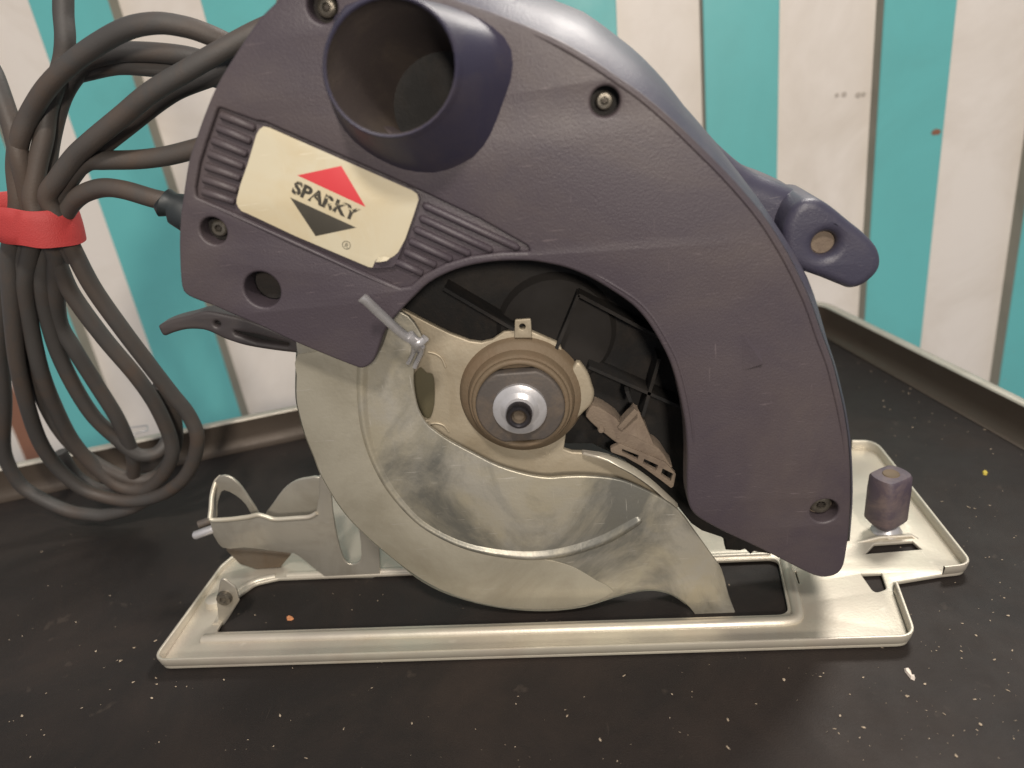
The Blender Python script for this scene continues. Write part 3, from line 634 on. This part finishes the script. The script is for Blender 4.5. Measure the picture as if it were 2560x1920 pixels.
# --- power cord: gland, and the coil of loops
tube('cord_gland', [at(404, 500, 52), at(412, 507, 52), at(430, 512, 52), at(445, 522, 52), at(475, 540, 52)], [4.2, 5.6, 4.6, 6.4, 6.6], M_boot, saw, 16)
D = lambda pts, n=7: catmull([at(a, b, y) for a, b, y in pts], False, n)
CR = 3.5
cord_paths = [
 [(690, 190, 60), (620, 135, 60), (560, 104, 58), (520, 86, 56), (470, 69, 54), (398, 58, 52), (325, 69, 52), (253, 105, 54), (181, 156, 56), (119, 217, 58), (75, 286, 60), (50, 344, 60), (40, 416, 62), (46, 500, 62), (40, 560, 62), (24, 640, 64), (26, 717, 66), (34, 825, 70), (44, 910, 74), (66, 1006, 80), (98, 1100, 88), (140, 1165, 94), (200, 1218, 98), (262, 1242, 100), (330, 1252, 100), (400, 1238, 99), (455, 1200, 97), (484, 1150, 95), (493, 1090, 92), (470, 1035, 90), (430, 985, 86), (390, 934, 82), (307, 825, 74), (231, 717, 68), (176, 612, 62), (140, 540, 58), (120, 490, 56), (145, 448, 55), (188, 391, 54), (235, 348, 52), (307, 289, 50), (380, 229, 48), (470, 175, 48), (560, 123, 50), (640, 80, 54), (730, 40, 58)],
 [(660, 130, 64), (560, 178, 64), (452, 219, 62), (398, 252, 62), (325, 309, 61), (253, 366, 60), (203, 409, 60), (160, 470, 60), (135, 530, 62), (128, 600, 64), (150, 670, 68), (181, 737, 72), (260, 845, 78), (340, 940, 84), (388, 1010, 90), (424, 1090, 96), (430, 1140, 98), (405, 1190, 101), (362, 1222, 103), (300, 1215, 103), (235, 1165, 100), (180, 1100, 95), (140, 1024, 88), (104, 934, 80), (78, 825, 74), (62, 717, 68), (78, 620, 64), (92, 560, 60), (80, 500, 60), (92, 420, 62), (110, 340, 64), (119, 271, 66), (140, 210, 68), (158, 150, 70), (163, 95, 70), (159, 40, 72), (153, -50, 74), (110, -120, 74), (40, -130, 72), (-30, -70, 70), (-60, 30, 67), (-50, 110, 66)],
 [(660, 200, 70), (560, 168, 70), (470, 141, 70), (362, 130, 70), (290, 133, 70), (215, 160, 72), (160, 230, 72), (130, 330, 70), (116, 430, 68), (112, 520, 66), (106, 620, 68), (104, 700, 70), (118, 789, 76), (145, 880, 82), (188, 970, 88), (235, 1042, 93), (290, 1095, 98), (345, 1136, 101), (396, 1130, 106), (425, 1085, 112), (430, 1040, 114)],
 [(660, 240, 76), (560, 202, 76), (470, 178, 74), (362, 166, 74), (290, 163, 74), (215, 178, 74), (170, 190, 74)],
 [(-52, 100, 66), (-38, 145, 66), (-15, 190, 64), (14, 271, 62), (34, 330, 61), (50, 400, 60), (66, 480, 62), (66, 560, 64), (48, 640, 66), (54, 730, 70), (70, 840, 78), (94, 960, 86), (140, 1060, 94), (200, 1130, 100), (280, 1180, 104), (340, 1200, 107), (390, 1190, 110), (425, 1150, 112), (440, 1090, 110), (430, 1020, 104), (400, 960, 96)],
 [(520, 362, 58), (485, 373, 58), (416, 390, 58), (343, 399, 58), (253, 401, 58), (217, 404, 58), (178, 436, 58), (150, 490, 60), (146, 560, 62), (142, 640, 66), (140, 720, 72), (150, 810, 80), (190, 880, 84), (240, 960, 90), (290, 1040, 95), (318, 1100, 99), (334, 1150, 103), (330, 1195, 108), (300, 1222, 112), (250, 1225, 114), (190, 1190, 114), (150, 1130, 112)],
 [(427, 506, 52), (380, 495, 52), (307, 474, 54), (253, 470, 56), (202, 488, 58), (170, 520, 60), (150, 570, 62), (186, 650, 66)],
 [(30, 600, 74), (10, 720, 78), (0, 850, 84), (10, 1000, 92), (10, 1130, 98), (50, 1210, 102), (110, 1250, 103), (174, 1278, 103), (224, 1286, 103), (262, 1288, 103), (330, 1270, 104), (380, 1240, 106)],
]
V = []; Fc = []
for cp in cord_paths:
    v, fc = tubegeo(D(cp), CR, 14); k = len(V); V += v; Fc += [tuple(i+k for i in q) for q in fc]
for v in V:
    if v.z < .1: v.z = .1+(v.z-.1)*.02
mesh('power_cord', V, Fc, M_cord, saw, ang=60)
# --- red strap round the coil (lifts off on its own)
strap = []
L_, R_ = at(-28, 530, 62), at(189, 566, 62); cS = (L_+R_)/2; ax = (R_-L_)/2; n = 48
for k in range(n):
    q = 2*math.pi*k/n
    p = cS+ax*math.copysign(abs(math.cos(q))**.85, math.cos(q))+Vector((0, 13*math.sin(q), 0)); strap.append(p)
tilt = Vector((.08, 0, 1)).normalized(); rings = []
for h, k in ((-7.1, 1.0), (-6.8, 1.03), (-3, 1.045), (0, 1.05), (3, 1.045), (6.8, 1.03), (7.1, 1.0), (6.6, .97), (-6.6, .97), (-7.1, 1.0)):
    rings.append([cS+(p-cS)*k+tilt*(h+.25*math.sin((p.x)*.5)) for p in strap])
o = ribbon('cord_strap', rings, M_strap, None, closed=True, ang=50)
o['label'] = 'red fabric strap wrapped round the coiled black power cord'; o['category'] = 'strap'

# ------------------------------------------------------------ sawdust
def chip(x, y, z, s, V, Fc, el=1.8):
    a = random.uniform(0, 6.28); k = len(V); pts = []
    for j in range(5):
        q = j*1.2566+random.uniform(-.3, .3); rr = s*random.uniform(.6, 1.1)
        u, v = rr*el*math.cos(q), rr*math.sin(q); pts.append((x+u*math.cos(a)-v*math.sin(a), y+u*math.sin(a)+v*math.cos(a), z+random.uniform(.05, .35*s+.1)))
    V += pts; V.append((x, y, z+s*.7)); Fc += [(k+j, k+(j+1) % 5, k+5) for j in range(5)]
V = []; Fc = []
seen = [(23, 1600), (82, 1572), (116, 1734), (56, 1790), (240, 1629), (293, 1652), (302, 1653), (300, 1652), (252, 1762), (380, 1746), (389, 1602), (391, 1696), (392, 1711), (333, 1706), (440, 1717), (467, 1717), (76, 1893), (398, 1856), (120, 1465), (275, 1490), (190, 1556), (335, 1620), (104, 1380), (638, 1538), (880, 1525), (1290, 1760), (1413, 1775), (1418, 1790), (1680, 1736), (1730, 1730), (1820, 1800), (1820, 1870), (1890, 1760), (2050, 1692), (2158, 1694), (2268, 1741), (2270, 1741), (2316, 1777), (2312, 1711), (2158, 1819), (2390, 1890), (2450, 1811), (2403, 1629), (2404, 1646), (2486, 1650), (2475, 1552), (2406, 1559), (2530, 1627), (2520, 1540), (2510, 1495), (2388, 1457), (2505, 1400), (2420, 1268), (2425, 1270), (2436, 1272), (2440, 1292), (2506, 1228), (2463, 1184), (2540, 1340), (2535, 1345), (2113, 851), (2132, 878), (2146, 908), (2178, 929), (2213, 954), (2258, 979), (2272, 984), (2276, 972), (2297, 1006), (2330, 995), (2208, 1002), (2210, 1018), (2225, 1024), (2287, 1046), (2330, 1034), (2324, 1055), (2281, 1069), (2237, 1090), (2272, 1092), (2420, 1080), (2390, 1046), (2462, 1075), (2477, 1123), (2482, 1135), (2355, 1098), (2240, 1140), (2362, 1064), (2480, 1500), (2440, 1590), (2100, 1790), (1960, 1700), (1560, 1690), (1500, 1850), (1030, 1810), (930, 1720), (700, 1790), (560, 1700), (620, 1850)]
for a, b in seen:
    p = gnd(a, b, 0); chip(p.x, p.y, .05, random.uniform(.2, .52), V, Fc)
for k in range(430):
    p = gnd(random.uniform(0, 2560), random.uniform(1180, 1925), 0) if k % 3 else gnd(random.uniform(2080, 2560), random.uniform(860, 1900), 0)
    if p.y > 110 and p.x < 330 and p.x < 60: continue
    chip(p.x, p.y, .03, random.choice((.07, .09, .12, .16, .26)), V, Fc, random.choice((1.3, 1.8, 3.2)))
o = mesh('sawdust', V, Fc, M_chip, None, smooth=False)
o['kind'] = 'stuff'; o['label'] = 'fine pale sawdust scattered over the black bench top'; o['category'] = 'sawdust'
def bigchip(name, P, h, m_, lab, cat):
    P = [gnd(a, b, 0) for a, b in P]; n = len(P); c_ = sum(P, Vector())/n
    V = [(p.x, p.y, .05) for p in P]+[(c_.x+(p.x-c_.x)*.75, c_.y+(p.y-c_.y)*.75, h*random.uniform(.7, 1.2)) for p in P]
    o = mesh(name, V, [tuple(range(n, 2*n))]+[(i, (i+1) % n, (i+1) % n+n, i+n) for i in range(n)], m_, None, smooth=False)
    o['label'] = lab; o['category'] = cat
bigchip('wood_chip', [(2260, 1671), (2268, 1670), (2277, 1682), (2280, 1691), (2288, 1695), (2286, 1702), (2277, 1698), (2270, 1690), (2262, 1680)], 1.1, M_chipw, 'long white chip on the bench in front of the base plate, lower right', 'wood chip')
bigchip('wood_chip', [(716, 1545), (722, 1541), (733, 1543), (735, 1548), (728, 1552), (718, 1551)], .9, M_chipo, 'orange brown chip on the bench seen through the base plate opening', 'wood chip')
bigchip('wood_chip', [(2455, 1180), (2462, 1177), (2470, 1182), (2466, 1189), (2458, 1187)], .8, mat('yellow_chip', (190, 170, 70), .8), 'small yellow chip on the bench, right of the purple knob', 'wood chip')
